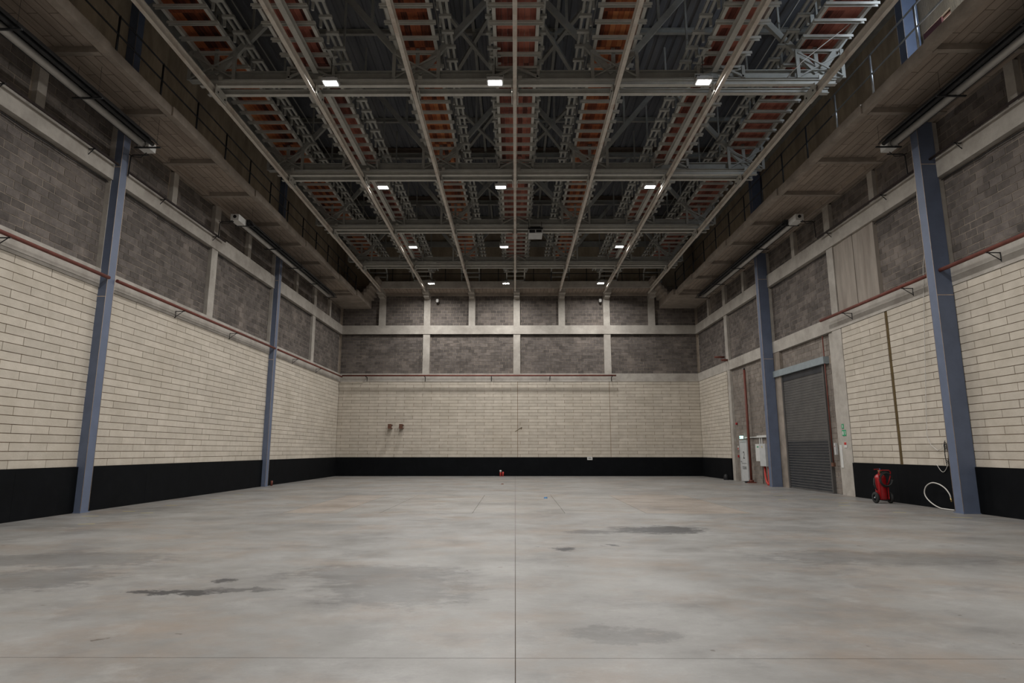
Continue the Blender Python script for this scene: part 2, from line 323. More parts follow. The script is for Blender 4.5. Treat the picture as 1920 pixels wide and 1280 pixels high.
# ------------------------------------------------------------------ walls of blocks
def facing(side, u0, u1, z0, z1, d0, d1):
    """box given in wall coordinates: u along the wall, d out of the wall into the hall"""
    if side == 'left': return bx(XL + d0, XL + d1, u0, u1, z0, z1)
    if side == 'right': return bx(XR - d1, XR - d0, u0, u1, z0, z1)
    return bx(u0, u1, YB - d1, YB - d0, z0, z1)
def blocks(side, regs, L, h, gap, d0, d1, jit, shift=0.0):
    out = []
    for (u0, u1, z0, z1) in regs:
        rows = max(1, round((z1 - z0) / h)); hh = (z1 - z0) / rows
        for r in range(rows):
            off = (L / 2 if r % 2 else 0) + shift + random.uniform(-.02, .02) * L
            k = math.floor((u0 - off) / L)
            while off + k * L < u1:
                a, b = max(u0, off + k * L), min(u1, off + (k + 1) * L); k += 1
                if b - a < 0.14 * L and (a == u0 or b == u1): continue
                if 0 < a - u0 < 0.14 * L: a = u0
                if 0 < u1 - b < 0.14 * L: b = u1
                out.append((a + gap / 2, b - gap / 2, z0 + r * hh + gap / 2, z0 + (r + 1) * hh - gap / 2, d0, d1 + random.uniform(-jit, jit)))
    return out
def visible(side, q):
    u0, u1, z0, z1, d0, d1 = q
    P = {'left': lambda u, z: (XL, u, z), 'right': lambda u, z: (XR, u, z), 'back': lambda u, z: (u, YB, z)}[side]
    c = [pix(P(u, z)) for u, z in ((u0, z0), (u1, z0), (u1, z1), (u0, z1))]
    if any(p is None for p in c): return 0
    mx = sum(p[0] for p in c) / 4; my = sum(p[1] for p in c) / 4
    if not (0 < mx < 1920 and 0 < my < 1280): return 0
    return abs(sum(c[i][0] * c[(i + 1) % 4][1] - c[(i + 1) % 4][0] * c[i][1] for i in range(4))) / 2
MC = {}
def lay(side, qs, name, m, wall):
    qs = sorted(qs, key=lambda q: -visible(side, q)); rest = MB()
    for i, q in enumerate(qs):
        u0, u1, z0, z1, d0, d1 = q
        mb = facing(side, *q)
        if i < 298 and visible(side, q) > 0:
            key = (side, name, round(u1 - u0, 2), round(z1 - z0, 3), round(d1, 3))
            xs, ys, zs = zip(*mb.v); org = ((min(xs) + max(xs)) / 2, (min(ys) + max(ys)) / 2, min(zs))
            if key not in MC: MC[key] = mb.mesh(name, m, org)
            share(name, MC[key], org, wall)
        else:
            rest.box(*[c for ax in range(3) for c in (min(v[ax] for v in mb.v), max(v[ax] for v in mb.v))])
    if rest.v: obj(name + '_courses', rest, m, wall, kind='stuff', label='the smaller, more distant ' + name.replace('_', ' ') + 's of this wall')

walls = {}
walls['left'] = obj('wall_left', bx(XL - .5, XL - .13, YF, YB + .3, -.1, ROOF + .2), M_MORTG, kind='structure')
walls['back'] = obj('wall_back', bx(XL - .13, XR + .13, YB + .13, YB + .5, -.1, ROOF + .2), M_MORTG, kind='structure')
walls['front'] = obj('wall_front', bx(XL - .13, XR + .13, YF - .3, YF, -.1, ROOF + .2), M_CONCD, kind='structure')
# the right wall is left open for the roller shutter, an added unseen window and the gallery door
rw = MB()
for (y0, y1, z0, z1) in ((YF, 23.2, -.1, 10.8), (23.2, 26.85, 4.78, 10.8), (26.85, YB + .3, -.1, 10.8), (YF, 11.8, 10.8, ROOF + .2), (11.8, 13.4, 10.8, 11.9), (11.8, 13.4, 13.9, ROOF + .2),
                         (13.4, 14.75, 10.8, ROOF + .2), (14.75, 15.8, 13.25, ROOF + .2), (15.8, YB + .3, 10.8, ROOF + .2)):
    rw.box(XR + .13, XR + .5, y0, y1, z0, z1)
walls['right'] = obj('wall_right', rw, M_MORTG, kind='structure')

PIL = {'left': FR, 'right': FR, 'back': [0.11 + 5.8 * k for k in (-1, 0, 1)]}
def minmax(side): return (YF, YB) if side != 'back' else (XL, XR)
PW = 0.44
def spans(u0, u1, cuts, half):
    out = []; a = u0
    for c in sorted(cuts):
        if c - half > a + .05 and c - half < u1: out.append((a, c - half))
        a = max(a, c + half)
    if u1 > a + .05: out.append((a, u1))
    return out
for side in ('left', 'right', 'back'):
    W = walls[side]; u0, u1 = minmax(side)
    lowcuts = [(22.0, 33.55)] if side == 'right' else []
    # concrete frame
    for (z0, z1, d, nm) in ((Z_B0, Z_B1, .02, 'concrete_beam'), (Z_C0, Z_C1, .05, 'concrete_beam')):
        obj(nm, facing(side, u0, u1, z0, z1, -.13, d), M_CONC, W)
    for c in PIL[side]:
        obj('concrete_pilaster', facing(side, c - PW / 2, c + PW / 2, Z_B1, Z_C0, -.13, .01), M_CONC, W)
    half = [a + 2.89 for a in FR] if side != 'back' else []
    full = FR if side != 'back' else [0.11 + 2.9 * k for k in range(-3, 4)]
    ztop = GAL if side != 'back' else 11.55
    for c in full: obj('concrete_pilaster', facing(side, c - .21, c + .21, Z_C1, ztop, -.13, .02), M_CONC, W)
    for c in half: obj('concrete_pilaster', facing(side, c - .14, c + .14, Z_C1, ztop, -.13, .0), M_CONC, W)
    # grey block infill
    regs = []
    for (a, b) in spans(u0, u1, PIL[side], PW / 2): regs.append((a, b, Z_B1, Z_C0))
    for (a, b) in spans(u0, u1, full + half, .21): regs.append((a, b, Z_C1, ztop))
    if side == 'right':
        regs = [r for r in regs if not (r[2] == Z_B1 and r[0] < 20 < r[1])] + [(16.37, 19.15, Z_B1, Z_C0)]
        for k in range(4):
            obj('concrete_panel', facing(side, 19.17 + k * .635, 19.17 + (k + 1) * .635 - .02, Z_B1, Z_C0, -.13, -.02 - .012 * (k % 2)), M_BOARDV, W)
        lay(side, blocks(side, [(27.92, 33.2, .0, Z_B0), (22.3, 27.5, 5.05, Z_B0), (22.62, 23.18, 0, 4.75)], .40, .2, .017, -.13, -.122, .005), 'brown_grey_block', M_GREYL, W)
    lay(side, blocks(side, regs,  .40, .2, .017, -.13, -.122, .005), 'grey_block', M_GREY, W)
    # pale block lining
    pr = [(u0, u1)] if side != 'right' else [(YF, 18.88), (19.02, 21.62), (33.7, YB)]
    pregs = []
    for (a, b) in pr:
        obj('mortar_bed', facing(side, a, b, Z_DADO - .2, Z_B0, -.13, -.022), M_MORTP, W)
        if side == 'back':
            for q in ((a, .15), (.16, 5.95), (5.96, b)): pregs.append((q[0], q[1], Z_DADO, Z_B0))
        elif side == 'right' and a < 0:
            pregs += [(a, 15.93, Z_DADO, Z_B0), (16.37, b, Z_DADO, Z_B0)]
        else: pregs.append((a, b, Z_DADO, Z_B0))
    lay(side, blocks(side, pregs, 1.12, .197, .016, -.13, -.002, .004, shift=.3), 'pale_block', M_PALE, W)
    # black boards along the floor
    for (a, b) in pr if side != 'right' else [(YF, 21.62), (33.7, YB)]:
        k = max(1, round((b - a) / 2.44)); s_ = (b - a) / k
        for i in range(k): obj('black_board', facing(side, a + i * s_ + .002, a + (i + 1) * s_ - .002, 0.0, Z_DADO, -.02, .05), M_BLACK, W)
    # plain wall above the galleries
    ends = {'left': [(u0, u1)], 'back': [(u0, u1)], 'right': [(YF, 11.8), (13.4, 14.75), (15.8, YB)]}[side]
    zz = 10.79 if side != 'back' else 12.1
    for (a, b) in ends: obj('upper_wall', facing(side, a, b, zz, ROOF, -.13, -.03), M_RENDER, W)
    if side == 'right':
        obj('upper_wall', facing(side, 11.8, 13.4, 10.79, 11.9, -.13, -.03), M_RENDER, W); obj('upper_wall', facing(side, 11.8, 13.4, 13.9, ROOF, -.13, -.03), M_RENDER, W)
        obj('upper_wall', facing(side, 14.75, 15.8, 13.25, ROOF, -.13, -.03), M_RENDER, W)
    obj('eave_beam', facing(side, u0, u1, 14.75, 15.1, -.1, .12), M_TRUSS, W)
R_ = walls['right']
for (y0, y1, d) in ((21.65, 22.28, .0), (22.28, 22.6, -.04)): obj('concrete_pilaster', facing('right', y0, y1, 0, Z_B0, -.13, d), M_CONC, R_)
obj('concrete_pilaster', facing('right', 15.95, 16.35, 0, Z_B0, -.13, .01), M_CONC, R_)
obj('concrete_pilaster', facing('right', 26.88, 27.9, 0, Z_B0, -.13, .0), M_CONCD, R_)
obj('concrete_pilaster', facing('right', 33.2, 33.6, 0, Z_B0, -.13, .01), M_CONC, R_)
obj('joint_filler', facing('right', 18.89, 19.01, Z_DADO, Z_B0, -.13, -.008), M_JOINT, R_, label='brown vertical movement joint in the pale blockwork')
obj('joint_filler', facing('right', 33.6, 33.7, Z_DADO, Z_B0, -.13, -.008), M_JOINT, R_, label='brown vertical joint beside the far pilaster')
obj('lintel', facing('right', 22.9, 27.6, 4.76, 5.03, -.13, .09), M_LINTEL, R_, label='blue-grey steel lintel over the roller shutter')
Bk = walls['back']
obj('concrete_patch', facing('back', -11.1, -9.7, 5.78, 5.85, -.02, .03), M_PALE, Bk)

# ------------------------------------------------------------------ doors in the setting and an added window
d1 = thing('door_1', (XR + .2, 25.0, 0), None, None, kind='structure')
for i in range(45):
    z0 = .06 + i * .105
    sl_ = obj('shutter_slat', MB().prism([(-.022, 0), (-.022, .078), (.012, .104), (.016, .104), (.016, 0)], (XR + .06, 23.2, z0), (XR + .06, 26.85, z0)), M_SLATD if i < 18 else M_SLATL, d1)
    obj('slat_edge', bx(XR + .034, XR + .04, 23.25, 26.8, z0 + .078, z0 + .09), M_LIP, sl_)
obj('bottom_rail', bx(XR + .03, XR + .1, 23.2, 26.85, 0, .06), M_SLATL, d1)
for y in (23.2, 26.8): obj('guide_channel', bx(XR + .0, XR + .12, y - .04, y + .05, 0, 4.76), M_SLATL, d1)
obj('shutter_box', bx(XR + .02, XR + .28, 23.2, 26.85, 4.5, 4.76), M_SLATD, d1)
d2 = thing('door_2', (XR, 32.05, 0), None, None, kind='structure')
DX = XR + .1
obj('door_leaf', bx(DX - .05, DX, 31.62, 32.48, .02, 2.0), M_LGREY, d2)
for (y0, y1, z0, z1) in ((31.55, 31.62, 0, 2.07), (32.48, 32.55, 0, 2.07), (31.62, 32.48, 2.0, 2.07)): obj('door_frame', bx(DX - .07, DX + .02, y0, y1, z0, z1), M_LGREY, d2)
hd = MB().cyl((DX - .05, 32.38, 1.0), (DX - .11, 32.38, 1.0), .012).cyl((DX - .11, 32.39, 1.0), (DX - .11, 32.26, 1.0), .011); obj('door_handle', hd, M_BLACKP, d2)
def text(body, size, loc, parent, name='lettering', m=M_BLACKP, sx=1.0, rot=(PI / 2, 0, -PI / 2), depth=.002):
    cu = bpy.data.curves.new(name, 'FONT'); cu.body = body; cu.size = size; cu.align_x = 'CENTER'; cu.align_y = 'BOTTOM_BASELINE'; cu.extrude = depth; cu.space_character = 1.05
    t = bpy.data.objects.new(name, cu); COL.objects.link(t); dg = bpy.context.evaluated_depsgraph_get()
    me = bpy.data.meshes.new_from_object(t.evaluated_get(dg)); bpy.data.objects.remove(t)
    for v in me.vertices: v.co.x *= sx
    me.materials.clear(); me.materials.append(m)
    o = link(bpy.data.objects.new(name, me), parent, loc); o.rotation_euler = rot; return o
text('2', .52, (DX - .053, 32.05, 1.15), d2, sx=.8); text('STUDIO', .2, (DX - .053, 32.05, .62), d2, sx=.75)
obj('door_line', bx(DX - .053, DX - .05, 31.75, 32.38, .90, .915), M_BLACKP, d2)
d3 = thing('door_3', (XR, 15.3, 10.8), None, None, kind='structure')
lf = MB().bar((XR + .02, 15.8, 12.0), (XR + .02, 15.06, 12.0), .05, 2.4); obj('door_leaf', lf, M_MAROON, d3)
for (y0, y1, z0, z1) in ((14.75, 14.8, 10.8, 13.25), (15.8, 15.85, 10.8, 13.25), (14.8, 15.8, 13.2, 13.25)): obj('door_frame', bx(XR + .1, XR + .16, y0, y1, z0, z1), M_RUST, d3)
obj('daylight', bx(XR + .52, XR + .54, 14.5, 16.2, 10.8, 13.4), M_SKYP, d3)
w1 = thing('added_window_1', (XR, 12.6, 11.9), None, None, kind='structure')  # unseen window, added to match the cool light on rail and truss end
for (y0, y1, z0, z1) in ((11.8, 11.88, 11.9, 13.9), (13.32, 13.4, 11.9, 13.9), (11.88, 13.32, 11.9, 11.98), (11.88, 13.32, 13.82, 13.9), (12.56, 12.64, 11.98, 13.82)): obj('window_frame', bx(XR + .12, XR + .2, y0, y1, z0, z1), M_WHITE, w1)
obj('pane', bx(XR + .22, XR + .23, 11.8, 13.4, 11.9, 13.9), M_SKYP, w1)

# ------------------------------------------------------------------ side galleries and guard rails
RIBS = [10.1, 12.75, 15.4, 18.3, 20.85, 23.85, 26.3, 29.1, 31.7, 34.5]
for s, side, ex, lab in ((-1, 'left', 9.36, 'board-marked concrete gallery along the left wall'), (1, 'right', 9.42, 'board-marked concrete gallery along the right wall')):
    wx = abs(XL) if s < 0 else XR
    g = thing('concrete_gallery', (s * (wx - .9), 18, GAL), lab + ', with ribs below and a rail on top', 'gallery')
    Xb = lambda a, b: (min(s * a, s * b), max(s * a, s * b))
    yy = [4.0] + RIBS + [35.25]
    for i in range(len(yy) - 1):
        j = .045 * (i % 2)
        obj('soffit_slab', bx(*Xb(ex + .14, wx + .02), yy[i] + .004, yy[i + 1] - .004, GAL + .12, GAL + .22), M_BOARD, g)
        obj('edge_beam', bx(*Xb(ex - j, ex + .15), yy[i] + .003, yy[i + 1] - .003, GAL - .02, GAL + .24), M_CONCD, g)
    for y in RIBS + [35.2]: obj('rib', bx(*Xb(ex + .17, wx + .02), y - .07, y + .07, GAL - .03, GAL + .13), M_CONCD, g)
    obj('wall_haunch', bx(*Xb(wx - .22, wx + .02), 4, 35.2, GAL + .0, GAL + .13), M_BOARD, g)
    gr = thing('guard_rail', (s * (ex + .07), 20, GAL + .24), 'thin dark two-bar guard rail on the %s gallery edge' % side, 'railing')
    y = 9.4; zt = GAL + 1.2 if s < 0 else GAL + 1.4
    while y < 35.4:
        obj('post', MB().cyl((s * (ex + .07), y, GAL + .22), (s * (ex + .07), y, zt + .02), .027, 8), M_DARKMET if s < 0 or y > 17.5 else M_GALV_DAYLIT, gr)  # near right posts lighter, daylight put into their metal
        y += 1.85
    for k, zz in enumerate((zt, GAL + .24 + (zt - GAL - .24) * .52)):
        if s < 0: obj('rail', MB().cyl((s * (ex + .07), 6, zz), (s * (ex + .07), 35.3, zz), .021, 8), M_DARKMET, gr)
        else:
            obj('rail', MB().cyl((s * (ex + .07), 6, zz), (s * (ex + .07), 17.0, zz), .023, 8), M_GALV_DAYLIT, gr, label='near length of rail, made lighter for the daylight on it')  # same rail as beyond, lighter metal stands in for daylight falling here
            obj('rail', MB().cyl((s * (ex + .07), 17.0, zz), (s * (ex + .07), 35.3, zz), .021, 8), M_DARKMET, gr)
    # steps up to the back gallery
    st = thing('concrete_steps', (s * 9.0, 37.2, GAL + .2), 'short concrete steps from the %s gallery up to the back gallery' % side, 'steps')
    for i in range(6):
        obj('step', bx(*Xb(9.5 - i * .17 - .2, 9.5 - i * .17), 36.7, 38.8, GAL + .35 + i * .2, GAL + .58 + i * .2), M_CONCD, st)
    obj('landing', bx(*Xb(9.3, wx), 35.26, 38.85, GAL + .02, GAL + .35), M_CONCD, st)
# back gallery
g = thing('concrete_gallery', (0, 38.3, 11.55), 'concrete gallery across the back wall, its soffit split by brackets', 'gallery')
cs = [0.11 + 2.9 * k for k in range(-3, 4)]; ed = [-8.85] + cs + [8.9]; ed = [-9.1] + cs + [9.2]
for i in range(len(ed) - 1):
    obj('soffit_slab', bx(ed[i] + .21, ed[i + 1] - .21, 37.86, YB, 11.62, 11.8), M_BOARD, g)
obj('edge_beam', bx(-9.2, 9.25, 37.72, 37.88, 11.66, 12.1), M_CONC, g); obj('deck', bx(-9.1, 9.2, 37.88, YB, 11.8, 12.05), M_CONCD, g)
for c in cs: obj('bracket', bx(c - .2, c + .2, 37.9, YB, 11.4, 11.8), M_CONC, g); obj('bearing_pad', bx(c - .17, c + .17, 38.3, YB, 11.24, 11.42), M_CONC, g)
obj('wall_ledge', bx(XL + .3, XR - .3, YB - .12, YB, 11.42, 11.63), M_CONCD, g)
gr = thing('guard_rail', (0, 37.8, 12.1), 'dark two-bar guard rail on the back gallery, mostly in shade', 'railing')
for i in range(17): obj('post', MB().cyl((-8.9 + i * 1.12, 37.8, 12.08), (-8.9 + i * 1.12, 37.8, 13.15), .022, 6), M_DARKMET, gr)
for zz in (13.12, 12.62): obj('rail', MB().cyl((-9, 37.8, zz), (9.1, 37.8, zz), .02, 6), M_DARKMET, gr)

# ------------------------------------------------------------------ blue steel columns
for (s, y, lab) in ((-1, 16.1, 'nearer blue steel column on the left wall'), (-1, 27.72, 'farther blue steel column on the left wall'), (1, 16.05, 'nearer blue steel column on the right wall, beside the white hose'), (1, 27.62, 'farther blue steel column on the right wall, beside the roller shutter')):
    xi = -10.95 if s < 0 else 11.17; xo = XL - .02 if s < 0 else XR - .02
    c = thing('steel_column', ((xi + xo) / 2, y, 0), lab, 'column')
    a, b = min(xi, xo), max(xi, xo); hw = .15
    obj('shaft', bx(a, b, y - hw, y + hw, .02, 14.7), M_BLUE, c)
    obj('base_plate', bx(a - (.03 if s > 0 else 0), b + (.03 if s < 0 else 0), y - hw - .03, y + hw + .03, 0, .02), M_BLUE, c)
    for yy in (y - hw, y + hw): obj('weld_seam', MB().cyl((xi, yy, .05), (xi, yy, 14.6), .007, 5), M_SEAM, c)
    obj('knee', MB().prism([(-.15, 0), (.15, 0), (.15, .3), (-.15, .3)], (xi + s * .05, y, 14.55), (xi - s * .8, y, 15.1)), M_BLUE, c)
    for zz in (5.6, 9.3): obj('weld_seam', bx(a - .003, b + .003, y - hw - .004, y - hw, zz, zz + .02), M_SEAM, c)

# ------------------------------------------------------------------ roof trusses
ORD4 = ['nearest', 'second nearest', 'third nearest', 'farthest']
ZC = 12.05
LX = [2.85 * k for k in range(-3, 4)]
LC = [-8.73, -5.87, -2.84, .03, 2.87, 5.9, 8.76]           # centre lines of the catwalks
ZL = [12.93, 12.42, 12.93, 12.42, 12.93, 12.42, 12.93]      # underside of each catwalk's cross bars
for ti, Y in enumerate(TR):
    t = thing('roof_truss', (0, Y, ZC), 'grey steel roof truss above the twin beams, %s of the four' % ORD4[ti], 'truss')
    obj('bottom_chord', MB().ibeam((-9.4, Y, ZC), (9.4, Y, ZC), .24, .26, .02), M_TRUSS, t)
    obj('top_chord', MB().ibeam((XL, Y, 15.45), (XR, Y, 15.45), .2, .24), M_TRUSS, t)
    for k in (0, 2, 4, 6):
        x = LC[k]
        for sg in (-1, 1):
            x2 = x + sg * 2.7
            if abs(x2) > 9 and abs(x) > 8: x2 = x + sg * 2.4
            obj('diagonal', MB().bar((x + sg * .05, Y, ZC + .22), (x2, Y, 15.5), .12, .17), M_TRUSS, t)
            mx_, mz = (x + x2) / 2, (ZC + .22 + 15.5) / 2
            obj('hanger', MB().bar((mx_, Y, mz), (mx_, Y, 15.45), .08, .08), M_TRUSS, t)
        obj('king_post', MB().bar((x, Y + .08, ZC + .26), (x, Y + .08, 14.2), .11, .08), M_TRUSS, t)
        for sg in (-1, 1):
            obj('frame_post', MB().bar((x + sg * .64, Y - .13, ZC - .02), (x + sg * .64, Y - .13, ZL[k]), .10, .06, (0, 1, 0)), M_TRUSS, t)
            obj('cross_brace', MB().bar((x - sg * .62, Y - .15 + sg * .02, ZC + .03), (x + sg * .62, Y - .15 + sg * .02, ZL[k] - .12), .03, .04), M_TRUSS, t)
    for k in (1, 3, 5):
        x = LC[k]
        for sg in (-1, 1):
            obj('frame_post', MB().bar((x + sg * .64, Y - .13, ZC), (x + sg * .64, Y - .13, ZL[k]), .09, .07, (0, 1, 0)), M_TRUSS, t)
            obj('strut', MB().bar((x + sg * .64, Y - .14, ZC + .03), (x, Y - .14, ZL[k] - .02), .05, .06), M_TRUSS, t)
# wind bracing just under the roof
for bi, Y in enumerate((16.9, 22.7, 28.5)):
    for gx, nm in ((-1.42, 'left'), (1.42, 'right')):
        t = thing('roof_brace', (gx, Y + 2.3, 15.3), 'crossed grey steel bracing under the roof %s of the centre catwalk, %s bay' % (nm, ('nearest', 'middle', 'farthest')[bi]), 'bracing')
        for sg in (-1, 1): obj('brace_bar', MB().bar((gx + sg * 1.0, Y, 15.3 + .06 * sg), (gx - sg * 1.0, Y + 4.4, 15.3 + .06 * sg), .12, .1), M_TRUSS, t)
        obj('brace_post', MB().bar((gx, Y + 2.2, 15.3), (gx, Y + 2.2, 15.78), .09, .09), M_TRUSS, t)

# ------------------------------------------------------------------ twin beams under each truss
for ti, Y in enumerate(TR):
    for q, dy in enumerate((-.22, .22)):
        b = thing('cross_beam', (0, Y + dy, 11.75), 'pale-edged steel cross beam, %s of the twin pair under the %s truss' % (('front', 'rear')[q], ORD4[ti]), 'beam', 'twin cross beams carrying the hoist rails')
        obj('beam', MB().ibeam((-8.95, Y + dy, 11.75), (9.1, Y + dy, 11.75), .13, .155, .02), M_STEELG, b)
        for x in LX: obj('hanger_plate', bx(x + .09, x + .2, Y + dy - .02, Y + dy + .02, 11.89, 12.06), M_STEELG, b)

# ------------------------------------------------------------------ seven hoist rails
O7 = ['leftmost', 'second from the left', 'third from the left', 'centre', 'third from the right', 'second from the right', 'rightmost']
for k, x in enumerate(LX):
    r = thing('hoist_rail', (x, 23, 11.48), 'long rust-flecked pale hoist rail running to the back wall, %s of seven' % O7[k], 'rail', 'hoist rails running to the back wall')
    obj('rail_beam', MB().ibeam((x, 7, 11.48), (x, 38.45, 11.48), .105, .23, .03, .02), M_RAIL, r)
    for Y in TR:
        cl = MB()
        for sg in (-1, 1): cl.box(x + sg * .085 - .012, x + sg * .085 + .012, Y - .33, Y + .33, 11.50, 11.78)
        o = obj('clamp', cl, M_STEELG, r)
        bo = MB()
        for sg in (-1, 1):
            for dy in (-.2, .2): bo.cyl((x + sg * .095, Y + dy, 11.60), (x + sg * .11, Y + dy, 11.60), .03, 6)
        obj('bolt', bo, M_BLACKP, o)
for s, nm in ((-1, 'left'), (1, 'right')):
    x = s * 5.7
    for bi in range(4):
        y0 = (TR[bi - 1] if bi else 10.4) + .3; y1 = TR[bi] - .2
        o = MB().ibeam((x, y0, 12.18), (x, y1, 12.18), .15, .2, .025); obj('monorail_beam', o, M_STEELG, label='short grey steel beam under the %s timber catwalk second from the wall, %s bay' % (nm, ORD4[bi]), cat='beam', group=None)

# ------------------------------------------------------------------ timber catwalks
O7c = ['beside the left gallery', 'second from the left', 'just left of the centre one', 'in the centre', 'just right of the centre one', 'second from the right', 'beside the right gallery']
pitch = 5.78 / 9
for k, x in enumerate(LC):
    zb = ZL[k]; even = k in (1, 3, 5)
    c = thing('catwalk', (x, 24, zb), 'red timber catwalk on grey ladder-like steel, %s' % O7c[k], 'catwalk', 'timber catwalks under the roof')
    wm = M_WOODO if k in (0, 2, 4) else M_WOODR
    y0, y1 = 10.42, 37.4
    pm = MB().box(-.071, .071, -1.435, 1.435, 0, .03).mesh('plank', wm)
    yy = TR[0] - 5.78 + 1.4
    pl = []
    y = y0 + 1.45
    while y < y1:
        for i in range(7):
            share('plank', pm, (x + (i - 3) * .150, y, zb + .20 + random.uniform(-.004, .006)), c)
        y += 2.885
    for sg in (-1, 1):
        obj('stringer', bx(x + sg * .565 - .045, x + sg * .565 + .045, y0, y1 + .3, zb + .075, zb + .20), M_STEELG, c)
        for Y in [10.42] + TR:
            for dy in (.9, 3.5): obj('hanger', MB().bar((x + sg * .6, Y + dy, zb + .2), (x + sg * .6, Y + dy, 15.6), .06, .06), M_TRUSS, c)
        if even or True: obj('handrail', MB().cyl((x + sg * .47, y0, zb + 1.55), (x + sg * .47, y1, zb + 1.55), .022, 6), M_TRUSS, c)
    bm_ = MB()
    bm_.box(-.70, .70, -.055, -.045, 0, .075); bm_.box(-.70, .70, .045, .055, 0, .075); bm_.box(-.70, .70, -.055, .055, .062, .075)
    bme = bm_.mesh('cross_bar', M_STEELG)
    bat = MB().box(-.5, .5, -.06, .06, 0, .03).mesh('batten', wm)
    sides = (-1, 1) if k == 3 else ((1,) if k < 3 else (-1,))
    offs = [.72] if k == 3 else [.86, 1.03]
    sz = zb + .26
    for sg in sides:
        for of in offs: obj('side_strip', bx(x + sg * of - .035, x + sg * of + .035, y0, y1, sz, sz + .06), M_TRUSS, c)
    a0, a1 = (.62, .80) if k == 3 else (.78, 1.12)
    stm = MB().box(-(a1 - a0) / 2, (a1 - a0) / 2, -.05, .05, 0, .07).mesh('side_bracket', M_TRUSS)
    psm = MB().box(-.03, .03, -.03, .03, 0, .30).mesh('side_post', M_TRUSS)
    y = TR[0] - 5.78
    nb = int((37.3 - y) / pitch)
    for i in range(nb + 1):
        Yc = y + i * pitch
        share('cross_bar', bme, (x, Yc, zb), c)
        if i % 9 in (3, 7): share('batten', bat, (x, Yc - .3, zb + .168), c)
        for sg in sides:
            share('side_bracket', stm, (x + sg * (a0 + a1) / 2, Yc, sz - .07), c)
            share('side_post', psm, (x + sg * (a0 + .03), Yc + .08, zb - .02), c)
    for sg in (-1, 1):
        obj('end_leg', MB().tube([(x + sg * .56, 37.0, zb + .14), (x + sg * .56, 37.75, zb - .1), (x + sg * .56, 38.0, 12.6), (x + sg * .56, 38.02, 12.05)], .05, 6), M_STEELG, c)
    for q in range(3): obj('end_step', bx(x - .52, x + .52, 37.5 + q * .14, 37.62 + q * .14, zb - .05 - q * .25, zb - q * .25), M_TRUSS, c)

# ------------------------------------------------------------------ flood lights
RN = ['front', 'second', 'third', 'back']; CN = ['left', 'middle', 'right']
def lamp(x, y, label, group):
    t = thing('floodlight', (x, y, LAMP_Z), label, 'lamp', group)
    obj('housing', bx(x - .22, x + .22, y - .15, y + .15, LAMP_Z, LAMP_Z + .09).box(x - .12, x + .12, y - .08, y + .08, LAMP_Z + .09, LAMP_Z + .16), M_LGREY, t)
    obj('led_panel', bx(x - .18, x + .18, y - .11, y + .11, LAMP_Z - .008, LAMP_Z + .001), M_LED, t)
    obj('yoke', MB().tube([(x - .23, y, LAMP_Z + .05), (x - .23, y, LAMP_Z + .25), (x + .23, y, LAMP_Z + .25), (x + .23, y, LAMP_Z + .05)], .014, 6), M_TRUSS, t)
    obj('cord', MB().cyl((x, y, LAMP_Z + .25), (x, y, 12.4), .01, 6), M_CORD, t)
    obj('hanger_arm', bx(x - .16, x + .16, y - .36, y - .30, 12.40, 12.435).box(x - .16, x + .16, y + .30, y + .36, 12.40, 12.435).box(x - .05, x + .05, y - .36, y + .36, 12.39, 12.42).box(x - .16, x + .16, y - .03, y + .03, 12.40, 12.435), M_TRUSS, t)
for i, (x, y) in enumerate(LAMPS): lamp(x, y, 'lit white floodlight under the roof steel, %s one of the %s row' % (CN[i % 3], RN[i // 3]), 'floodlights hanging under the roof')
for i, (x, y) in enumerate(LAMPS_NEAR): lamp(x, y, 'white floodlight overhead above the picture, %s one of the %s row' % (CN[i % 3], ('first unseen', 'second unseen', 'last unseen')[i // 3]), 'floodlights above and behind the viewpoint')

